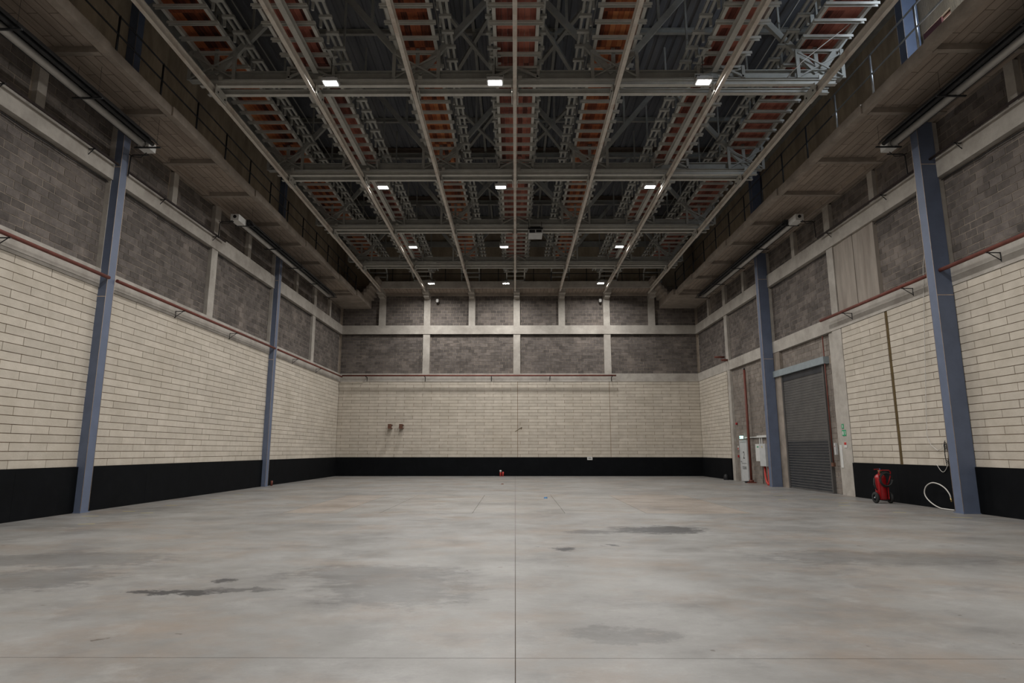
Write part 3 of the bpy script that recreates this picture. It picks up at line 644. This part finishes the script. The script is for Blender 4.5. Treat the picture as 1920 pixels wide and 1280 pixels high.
# ------------------------------------------------------------------ tube heaters below the galleries
HB = ((-1, -10.2, 9.93, 6.0, 15.85, 16.15, 'near end of the left gallery'), (-1, -10.2, 10.0, 33.2, 22.1, 21.5, 'far half of the left gallery'), (1, 10.6, 10.13, 6.0, 16.3, 16.6, 'near end of the right gallery'), (1, 10.6, 10.2, 34.2, 22.7, 22.1, 'far half of the right gallery'))
for (s, x, z, ya, yb, yc, lab) in HB:
    t = thing('tube_heater', (x, (ya + yb) / 2, z), 'long radiant tube heater with white burner box, under the ' + lab, 'heater')
    xt = x + s * .14; xe = x - s * .13
    obj('tube', MB().cyl((xt, ya, z), (xt, yb, z), .095, 12), M_ALU, t)
    obj('return_tube', MB().cyl((xe, ya, z), (xe, yb, z), .06, 10), M_HOOD, t)
    hood = MB().prism([(-.30, -.02), (-.28, -.03), (-.16, .13), (.16, .13), (.28, -.03), (.30, -.02), (.17, .15), (-.17, .15)], (x, ya, z), (x, yb, z)); obj('reflector', hood, M_HOOD, t)
    n_ = 5
    for i in range(n_):
        y = yb + (ya - yb) * (i / (n_ - 1)) * .99
        br = MB().bar((x - .36, y, z - .10), (x + .36, y, z - .10), .05, .03); obj('cross_bracket', br, M_HOOD, t)
        obj('suspension_wire', MB().cyl((x - s * .25, y, z - .1), (x - s * .25, y, GAL + .1), .004, 5).cyl((x + s * .3, y, z - .1), (x + s * .3, y, GAL + .1), .004, 5), M_CORD, t)
    bo = bx(x - .02, x + .28, min(yb, yc), max(yb, yc) + .05, z - .10, z + .14) if s > 0 else bx(x - .28, x + .02, min(yb, yc), max(yb, yc) + .05, z - .10, z + .14)
    b = obj('burner_box', bo, M_WHITE, t)
    obj('air_inlet', MB().cyl((x + s * .12, min(yb, yc) - .03, z + .04), (x + s * .12, min(yb, yc) + .01, z + .04), .06, 12), M_BLACKP, b)
    wxx = XL + .05 if s < 0 else XR - .05
    obj('gas_pipe', MB().tube([(x + s * .2, yc + .1, z - .12), (x + s * .65, yc + .1, z - .12), (x + s * .7, yc + .1, z - .17), (x + s * .72, yc + .1, z - .75)], .018, 6), M_BLACKP, t)
    obj('flex_cable', MB().tube([(x + s * .2, yc, z - .1), (x + s * .35, yc, z - .24), (x + s * .55, yc, z - .22), (x + s * .70, yc, z - .14)], .012, 5), M_CORD, t)

# ------------------------------------------------------------------ pipes along the walls
def pipe(name, pts, r, m, label, brk=(), side=0, cat='pipe'):
    p = obj(name, MB().tube(pts, r, 8), m, label=label, cat=cat)
    for (x, y, z) in brk:
        if side in (-1, 1):
            xw = XL if side < 0 else XR
            b = MB().bar((xw, y, z - r - .015), (x - side * .06, y, z - r - .015), .03, .02).bar((xw, y, z - r - .22), (x, y, z - r - .02), .018, .014).bar((xw - side * .01, y, z - r - .24), (xw - side * .01, y, z - r), .04, .02)
        else: b = MB().bar((x, YB, z - r - .02), (x, y - .08, z - r - .02), .04, .03).bar((x, YB - .01, z - r - .28), (x, YB - .01, z - r), .04, .02)
        obj('pipe_bracket', b, M_DARKMET, p)
xp, zp = XL + .33, 6.12
pipe('sprinkler_pipe', [(xp - .06, 4, zp), (xp - .06, 15.93, zp)], .05, M_REDPIPE, 'oxide red pipe on the left wall, length nearer than the first blue column', [(xp - .06, y, zp) for y in (8.5, 12.6)], -1)
pipe('sprinkler_pipe', [(xp - .06, 16.27, zp), (xp - .06, 27.55, zp)], .05, M_REDPIPE, 'oxide red pipe on the left wall, length between the two blue columns', [(xp - .06, y, zp) for y in (19.7, 23.6)], -1)
pipe('sprinkler_pipe', [(xp - .06, 27.9, zp), (xp - .06, 38.5, zp)], .05, M_REDPIPE, 'oxide red pipe on the left wall, length beyond the second blue column', [(xp - .06, y, zp) for y in (30.5, 34.2)], -1)
pipe('sprinkler_pipe', [(-10.9, 38.55, 6.2), (6.35, 38.55, 6.2)], .05, M_REDPIPE, 'thin oxide red pipe across the back wall concrete band', [(x, 38.55, 6.2) for x in (-9.4, -5.7, -1.5, 2.2, 6.1)], 0)
pipe('sprinkler_pipe', [(11.32, 4, 6.28), (11.32, 15.88, 6.28)], .055, M_REDPIPE, 'oxide red pipe on the right wall, length nearer than the blue column', [(11.32, y, 6.28) for y in (9.0, 14.2)], 1)
pipe('sprinkler_pipe', [(11.32, 16.22, 6.28), (11.32, 22.4, 6.28)], .055, M_REDPIPE, 'oxide red pipe on the right wall, length ending above the roller shutter', [(11.32, y, 6.28) for y in (17.5, 20.8)], 1)
for s, nm in ((-1, 'left'), (1, 'right')):
    x = XL + .18 if s < 0 else XR - .2
    zz = 9.35 if s < 0 else 9.45
    pipe('gas_pipe', [(x, 4, zz), (x, 15.9, zz)], .035, M_DARKPIPE, 'dark thin pipe high on the %s wall before the nearer blue column' % nm, [(x, y, zz) for y in (8, 12, 14.9)], s)
    pipe('gas_pipe', [(x, 16.3, zz), (x, 22.3, zz)], .035, M_DARKPIPE, 'dark thin pipe high on the %s wall just past the nearer blue column' % nm, [(x, y, zz) for y in (18.2, 21.6)], s)
    pts = []
    for i in range(60):
        y = 8 + i * .5; yy = (y - FR[0]) % 5.78 / 5.78
        pts.append(((XL - .07) if s < 0 else (XR + .07), y, Z_C0 - .05 - .05 * math.sin(yy * PI) + .012 * math.sin(i * 2.3)))
    obj('wall_cable', MB().tube(pts, .014, 5), M_CORD, label='black cable sagging under the upper %s wall beam' % nm, cat='cable')
obj('wall_cable', MB().tube([(-11 + i * .55, YB + .07, Z_C0 - .06 - .02 * math.sin(i * 1.7)) for i in range(41)], .014, 5), M_CORD, label='black cable along the back wall under the upper concrete band', cat='cable')
obj('pipe_stub', MB().cyl((XR - .01, 33.9, 6.66), (XR - .55, 33.9, 6.66), .05, 8), M_REDPIPE, label='upper short red pipe stub poking from the far right wall', cat='pipe')
obj('pipe_stub', MB().cyl((XR, 33.4, 6.42), (XR - .35, 33.4, 6.42), .06, 8), M_REDPIPE, label='lower short red pipe stub on the far right wall', cat='pipe')

# ------------------------------------------------------------------ fittings on the right wall
t = thing('standpipe', (XR - .1, 30.85, 0), 'tall oxide red standpipe beside the grey studio door', 'pipe')
obj('riser', MB().cyl((XR - .1, 30.85, .1), (XR - .1, 30.85, 5.55), .062, 10), M_REDPIPE, t)
obj('cap', MB().cyl((XR - .1, 30.85, 5.55), (XR - .1, 30.85, 5.64), .04, 8), M_DARKMET, t)
obj('foot', bx(XR - .32, XR + .05, 30.6, 31.1, 0, .05).cyl((XR - .1, 30.85, .04), (XR - .1, 30.85, .14), .12, 10), M_REDPIPE, t)
obj('drain_valve', MB().cyl((XR - .42, 30.85, .05), (XR - .2, 30.85, .05), .04, 8), M_DARKMET, t)
pipe('conduit', [(XR - .03, 22.93, 5.8), (XR - .03, 22.93, 1.12)], .022, M_REDPIPE, 'thin red vertical conduit beside the roller shutter')
obj('pull_switch', bx(XR - .08, XR - .0, 22.85, 23.01, .98, 1.12), M_RUST, label='small rusty box at the foot of the red conduit by the shutter', cat='box')
def signp(y0, y1, z0, z1, m, label, cat='sign', d=.0, extra=None):
    o = obj('sign_plate', bx(XR - d - .012, XR - d, y0, y1, z0, z1), m, label=label, cat=cat)
    if extra:
        for e in extra: obj('sign_print', bx(XR - d - .015, XR - d - .012, *e[:4]), e[4], o)
signp(22.05, 22.18, 2.32, 2.48, M_GREEN, 'upper small green sign on the pilaster by the shutter', extra=[(22.09, 22.13, 2.35, 2.45, M_WHITE)])
signp(21.93, 22.18, 2.06, 2.27, M_GREEN, 'lower wide green sign on the pilaster by the shutter', extra=[(21.96, 22.0, 2.1, 2.23, M_WHITE), (22.08, 22.15, 2.1, 2.23, M_WHITE)])
signp(21.95, 22.12, 1.65, 1.85, M_WHITE, 'small white and red sign on the pilaster by the shutter', extra=[(21.96, 22.11, 1.75, 1.84, M_REDTUBE)])
signp(22.36, 22.52, .95, 1.75, M_WHITE, 'tall narrow white notice between the shutter and the pilaster', d=-.04)
o = obj('control_box', bx(XR - .05, XR + .03, 22.66, 22.76, 1.4, 1.82), M_LGREY, label='narrow grey control box right of the roller shutter', cat='box')
obj('button', MB().cyl((XR - .056, 22.71, 1.7), (XR - .05, 22.71, 1.7), .02, 8), M_RED, o)
e = thing('exit_sign', (XR - .12, 31.9, 2.12), 'glowing green and white exit sign above the studio door', 'sign')
obj('lit_panel', bx(XR - .12, XR + .0, 31.84, 32.04, 2.15, 2.29), M_EXIT, e); obj('arrow_print', bx(XR - .123, XR - .12, 31.87, 31.91, 2.19, 2.25).box(XR - .123, XR - .12, 31.95, 32.01, 2.19, 2.25), M_GREEN, e)
t = thing('cable_trunking', (XR, 29.8, 2.2), 'white cable trunking running above the wall boxes', 'trunking')
XN = XR + .11
obj('trunk', bx(XN - .08, XN, 27.9, 30.15, 2.16, 2.26).box(XN - .05, XN, 30.15, 31.84, 2.17, 2.22), M_WHITE, t)
for y in (31.3, 29.95, 29.7, 28.95, 28.7): obj('drop', bx(XN - .04, XN, y - .03, y + .03, 1.86 if y < 31 else 2.06, 2.17), M_WHITE, t)
def cabinet(y0, y1, z0, z1, d, m, label):
    c = thing('electrical_box', (XN - d / 2, (y0 + y1) / 2, z0), label, 'box')
    obj('body', bx(XN - d, XN, y0, y1, z0, z1), m, c); obj('door', bx(XN - d - .015, XN - d, y0 + .01, y1 - .01, z0 + .01, z1 - .01), m, c); return c
c = cabinet(29.45, 30.01, 1.05, 1.86, .22, M_WHITE, 'white electrical cabinet with green label on the right wall')
obj('indicator', bx(XN - .243, XN - .235, 29.6, 29.8, 1.70, 1.75), M_GREEN, c); obj('lock', MB().cyl((XN - .15, 29.44, 1.68), (XN - .15, 29.42, 1.68), .05, 8), M_BLUEP, c)
c = cabinet(28.5, 29.18, .84, 1.86, .36, M_LGREY, 'grey electrical cabinet above the red conduits'); obj('warning_label', bx(XN - .383, XN - .375, 28.8, 28.88, 1.68, 1.76), M_YELLOW, c)
cabinet(30.15, 30.33, 1.28, 1.68, .1, M_LGREY, 'small grey switch box left of the white cabinet')
for i, (ya, yb, lab) in enumerate(((29.1, 28.72, 'left of three'), (28.66, 28.60, 'middle of three'), (28.5, 28.42, 'right of three'))):
    obj('red_conduit', MB().tube([(XN - .2, ya, .86), (XN - .2, ya, .4), (XN - .22, ya * .6 + yb * .4, .16), (XN - .24, yb, .05), (XN - .24, yb, .0)], .055, 8), M_REDTUBE, label='fat red conduit dropping to the floor from the grey cabinet, %s' % lab, cat='conduit')
obj('wall_cable', MB().tube([(XN - .02, 29.8, 1.05), (XN - .02, 29.8, .5), (XN - .02, 29.85, .02)], .012, 5), M_CORD, label='black cable hanging from the white electrical cabinet to the floor', cat='cable')
ring = [(XN - .03, 28.95 + .2 * math.sin(a * .5), 3.5 + .24 * math.cos(a * .5) + .02 * (a % 3)) for a in range(40)]
obj('cable_coil', MB().tube(ring, .014, 5), M_CORD, label='coil of black cable hung on the grey wall by the far column', cat='cable')
o = obj('sign_plate', bx(XN - .02, XN, 32.85, 32.98, 1.58, 1.8), M_WHITE, label='small red and white sign left of the studio door', cat='sign'); obj('sign_print', bx(XN - .023, XN - .02, 32.86, 32.97, 1.6, 1.7), M_REDTUBE, o)
obj('call_point', bx(XN - .05, XN, 32.88, 32.98, 1.2, 1.32), M_RED, label='small red call point left of the studio door', cat='alarm')
obj('alarm_sounder', MB().cyl((XN, 32.9, 2.95), (XN - .08, 32.9, 2.95), .06, 10), M_RED, label='small round red sounder high left of the studio door', cat='alarm')
obj('dark_bundle', MB().lathe([(0, .32), (.1, .28), (.15, .15), (.14, 0)], (XR - .28, 33.95, 0), n=10), M_BLACKP, label='small black bundle on the floor by the far pilaster', cat='bag')

# wheeled fire extinguisher
EX, EY = 11.02, 19.1
t = thing('fire_extinguisher', (EX, EY, 0), 'red wheeled fire extinguisher with black hose by the black boards', 'extinguisher')
obj('cylinder', MB().lathe([(.0, .10), (.13, .10), (.155, .14), (.155, .72), (.14, .79), (.09, .84), (.04, .86), (.0, .86)], (EX, EY, 0), n=20), M_RED, t)
obj('valve', MB().cyl((EX, EY, .85), (EX, EY, .97), .028, 10).bar((EX - .06, EY - .02, .95), (EX + .06, EY - .02, .95), .03, .03), M_BRASS, t)
obj('lever', MB().bar((EX - .17, EY - .03, .99), (EX + .02, EY, 1.0), .025, .02), M_RED, t)
obj('safety_tag', bx(EX + .0, EX + .02, EY - .02, EY, .97, 1.02), M_BLUEP, t)
obj('handle', MB().tube([(EX - .10, EY - .17, .60), (EX - .16, EY - .22, .80), (EX - .165, EY - .24, .92), (EX - .12, EY - .25, .97), (EX + .14, EY - .25, .97), (EX + .19, EY - .24, .92), (EX + .18, EY - .22, .78), (EX + .12, EY - .17, .55)], .016, 8), M_RED, t)
for sg in (-1, 1):
    obj('frame_rail', MB().bar((EX + sg * .12, EY - .15, .12), (EX + sg * .12, EY - .16, .6), .025, .02), M_RED, t)
    wx_ = EX + sg * .215
    wh = obj('wheel', MB().lathe([(.09, -.03), (.15, -.035), (.165, -.015), (.165, .015), (.15, .035), (.09, .03), (.09, -.03)], (wx_, EY - .05, .165), 'x', 22), M_RUBBER, t)
    obj('hub', MB().lathe([(0, -.02), (.092, -.015), (.092, .015), (0, .02)], (wx_, EY - .05, .165), 'x', 16), M_DARKMET, wh); obj('axle_cap', MB().cyl((wx_ - .045, EY - .05, .165), (wx_ + .045, EY - .05, .165), .02, 8), M_GALV_DAYLIT, wh)
obj('axle', MB().cyl((EX - .2, EY - .05, .165), (EX + .2, EY - .05, .165), .015, 8), M_RED, t)
for i, (ry, dx) in enumerate(((.21, .0), (.185, .01))):
    pts = [(EX + .05 + dx + .18 * math.cos(a * PI / 12), EY - .20 - .03 * i + .0 * a, .70 + ry * math.sin(a * PI / 12)) for a in range(25)]
    obj('hose', MB().tube(pts, .02, 8), M_RUBBER, t)
obj('nozzle', MB().tube([(EX - .19, EY - .02, .74), (EX - .21, EY - .03, .55), (EX - .18, EY - .05, .42), (EX - .15, EY - .05, .38)], [.02, .03, .018, .012], 8), M_RUBBER, t)

# white hose and cables by the near right column
hx = XR - .16
hp = [(17.0, .03, .04), (16.6, .0, .02)]
pts = []
HP = [(16.60, .025), (16.85, .022), (17.15, .03), (17.45, .12), (17.68, .27), (17.73, .42), (17.62, .58), (17.38, .68), (17.10, .66), (16.86, .56), (16.72, .42), (16.69, .32)]
for i in range(len(HP) - 1):
    a_, b_, c_, d_ = HP[max(i - 1, 0)], HP[i], HP[i + 1], HP[min(i + 2, len(HP) - 1)]
    for q in range(4):
        u = q / 4; cr = [.5 * (2 * b_[k] + (c_[k] - a_[k]) * u + (2 * a_[k] - 5 * b_[k] + 4 * c_[k] - d_[k]) * u * u + (3 * b_[k] - a_[k] - 3 * c_[k] + d_[k]) * u ** 3) for k in (0, 1)]
        pts.append((hx - .04, cr[0], max(cr[1], .022)))
pts.append((hx - .04, 16.69, .32))
h = thing('white_hose', (hx, 17.0, 0), 'thick white hose looping in front of the black boards by the near right column', 'hose')
obj('hose_loop', MB().tube(pts, .016, 8), M_HOSE, h); obj('hose_fitting', MB().cyl(pts[-1], (pts[-1][0], pts[-1][1] - .02, pts[-1][2] - .09), .022, 8), M_BRASS, h)
obj('thin_white_cable', MB().tube([(XR - .07, 17.28 - .44 * i / 10, 1.18 - .2 * math.sin(PI * i / 10)) for i in range(11)], .008, 6), M_HOSE, label='thin white cable loop hanging at the top of the black boards', cat='cable')
vp = [(XR - .07, 16.75 + .05 * math.sin(i * .9), 9.0 - i * .31) for i in range(7)] + [(XR - .05, 16.9 + i * .09, 6.7 - i * .62) for i in range(8)]
vp += [(XR - .05, 17.58, 1.95), (XR - .05, 17.45, 1.70), (XR - .05, 17.2, 1.55), (XR - .05, 17.0, 1.62), (XR - .05, 16.85, 1.85)]
obj('drop_cable', MB().tube(vp, .009, 5), M_HOSE, label='long thin pale cable hanging down the right wall beside the near column', cat='cable')
pts = [(XR - .05 - .01 * (i % 2), 16.86 + .07 * math.sin(i * .8), 1.55 + .28 * math.cos(i * .8) - .006 * i) for i in range(36)]
obj('cable_coil', MB().tube(pts, .008, 5), M_CORD, label='small coil of thin dark cable on the pale blocks by the near right column', cat='cable')
obj('wall_tag', bx(XR - .065, XR - .05, 16.55, 16.75, .55, .9), M_BLACKP, label='dark worn plate on the black boards behind the near right column', cat='plate')

# ------------------------------------------------------------------ things on the back wall and the floor
for i, (x, lab) in enumerate(((-7.78, 'left'), (-7.08, 'right'))):
    t = thing('steel_stub', (x, YB - .15, 2.9), 'rusty steel bracket stub on the back wall, %s one of two' % lab, 'bracket', 'rusty stubs on the back wall')
    obj('stub', bx(x - .10, x + .10, YB - .46, YB, 2.9, 2.95).box(x - .10, x + .10, YB - .46, YB, 3.1, 3.15).box(x - .012, x + .012, YB - .46, YB, 2.95, 3.1), M_RUST, t)
    obj('end_plate', bx(x - .11, x + .11, YB - .475, YB - .46, 2.88, 3.17), M_RUST, t)
for x, lab in ((-5.02, 'left'), (5.5, 'right')):
    t = thing('security_camera', (x, YB - .2, 11.0), 'small white security camera high on the back wall, %s one' % lab, 'camera')
    obj('arm', MB().cyl((x, YB, 11.12), (x, YB - .2, 11.12), .03, 8), M_WHITE, t); obj('dome', MB().lathe([(0, .2), (.09, .18), (.1, .05), (.07, -.03), (0, -.05)], (x, YB - .2, 11.0), n=12), M_WHITE, t)
    obj('lens', MB().lathe([(0, -.07), (.045, -.05), (.05, -.02)], (x, YB - .2, 11.0), n=10), M_BLACKP, t)
o = obj('notice_plate', bx(4.46, 4.78, YB - .065, YB - .05, .98, 1.17), M_WHITE, label='small white notice at the top of the black boards on the back wall', cat='sign')
for zz in (1.10, 1.05): obj('notice_line', bx(4.52, 4.72, YB - .068, YB - .065, zz, zz + .02), M_DARKMET, o)
obj('arrow_mark', MB().bar((.0, YB - .004, 2.72), (.42, YB - .004, 2.98), .004, .03).bar((.42, YB - .004, 2.98), (.36, YB - .004, 2.84), .004, .035).bar((.42, YB - .004, 2.98), (.26, YB - .004, 2.9), .004, .03), M_JOINT, walls['back'], label='brown arrow daubed on the pale blocks')
o = thing('pipe_offcut', (-.86, YB - .3, 0), 'taller pink-topped red pipe standing by the black back boards', 'pipe'); obj('tube', MB().tube([(-.9, YB - .3, 0), (-.9, YB - .3, .36)], .055, 10), M_REDTUBE, o); obj('pink_end', MB().tube([(-.9, YB - .3, .24), (-.9, YB - .3, .37)], .059, 10), M_HOSE, o)
obj('pipe_offcut', MB().tube([(-.76, YB - .3, 0), (-.74, YB - .3, .27)], .05, 10), M_REDTUBE, label='shorter red pipe leaning beside the taller one at the back wall', cat='pipe')
obj('pipe_offcut', MB().tube([(-10.93, 28.25, 0), (-10.92, 28.25, .22)], .05, 10), M_REDPIPE, label='short red pipe on the floor beside the farther left column', cat='pipe')
obj('scrap', MB().lathe([(0, .05), (.05, .04), (.07, 0)], (1.0, 20.9, 0), n=7), M_BLUEP, label='tiny blue scrap lying on the floor patch', cat='debris')
obj('scrap', MB().lathe([(0, .04), (.05, .03), (.07, 0)], (-.6, 29.5, 0), n=6), M_RUST, label='tiny brown scrap lying on the floor near the back wall', cat='debris')
# projector
PX_, PYY, PZ_ = .94, 27.3, 11.28
t = thing('projector', (PX_, PYY, PZ_), 'black projector with pale front hanging under the third truss', 'projector')
obj('body', bx(PX_ - .34, PX_ + .34, PYY - .35, PYY + .5, PZ_ + .14, PZ_ + .36).box(PX_ - .24, PX_ + .24, PYY - .2, PYY + .3, PZ_ + .36, PZ_ + .46), M_BLACKP, t)
fr = obj('front', bx(PX_ - .34, PX_ + .34, PYY - .37, PYY - .35, PZ_ + .08, PZ_ + .26), M_LGREY, t)
obj('lens', bx(PX_ - .28, PX_ - .02, PYY - .38, PYY - .365, PZ_ + .10, PZ_ + .24), M_HOOD, fr); obj('grille', bx(PX_ + .03, PX_ + .28, PYY - .38, PYY - .365, PZ_ + .12, PZ_ + .24), M_BLACKP, fr)
obj('underside', bx(PX_ - .32, PX_ + .32, PYY - .34, PYY + .48, PZ_ + .08, PZ_ + .14), M_LGREY, t)
obj('mount', MB().cyl((PX_ - .3, PYY, PZ_ + .4), (PX_ - .3, PYY, 12.05), .01, 6).cyl((PX_ + .3, PYY, PZ_ + .4), (PX_ + .3, PYY, 12.05), .01, 6), M_DARKMET, t)
# a loose white cable on the right-hand catwalk end
obj('loose_cable', MB().tube([(7.75, 16.0, 12.0), (8.1, 15.8, 12.35), (8.6, 15.55, 12.7), (9.0, 15.3, 12.95), (9.3, 15.0, 13.15), (9.5, 14.8, 13.45)], .014, 5), M_HOSE, label='loose white cable draped at the end of the right-hand catwalk frame', cat='cable')
# small yellow paint ticks along the walls
TICKS = sorted([(-10.2, 15.2, .35, .2), (-10.0, 16.4, .3, .1), (-9.3, 16.0, .28, .2), (-9.9, 18.2, .3, .1), (-9.6, 20.3, .3, .1), (-9.9, 22.6, .3, 0), (-9.2, 13.6, .3, .3), (-10.1, 25.3, .3, 0), (9.9, 19.2, .3, -.1), (9.4, 18.2, .3, -.1), (9.8, 16.3, .3, -.2), (9.7, 20.6, .3, 0), (9.2, 22.2, .3, 0), (10.5, 15.1, .4, -.3), (8.6, 20.4, .28, 0), (9.6, 24.2, .3, 0)], key=lambda t: (t[0] > 0, t[1]))
NUM = ['nearest', 'second nearest', 'third nearest', 'fourth nearest', 'fifth nearest', 'sixth nearest', 'seventh nearest', 'farthest']
for i, (x, y, l, a) in enumerate(TICKS):
    m_ = MB().bar((x - l / 2, y, .0015), (x + l / 2, y + a * l, .0015), .03, .003); obj('paint_tick', m_, M_YELLOW, label='short yellow paint tick on the floor by the %s wall, %s of eight' % ('left' if x < 0 else 'right', NUM[i % 8]), cat='marking', group='yellow paint ticks on the floor')
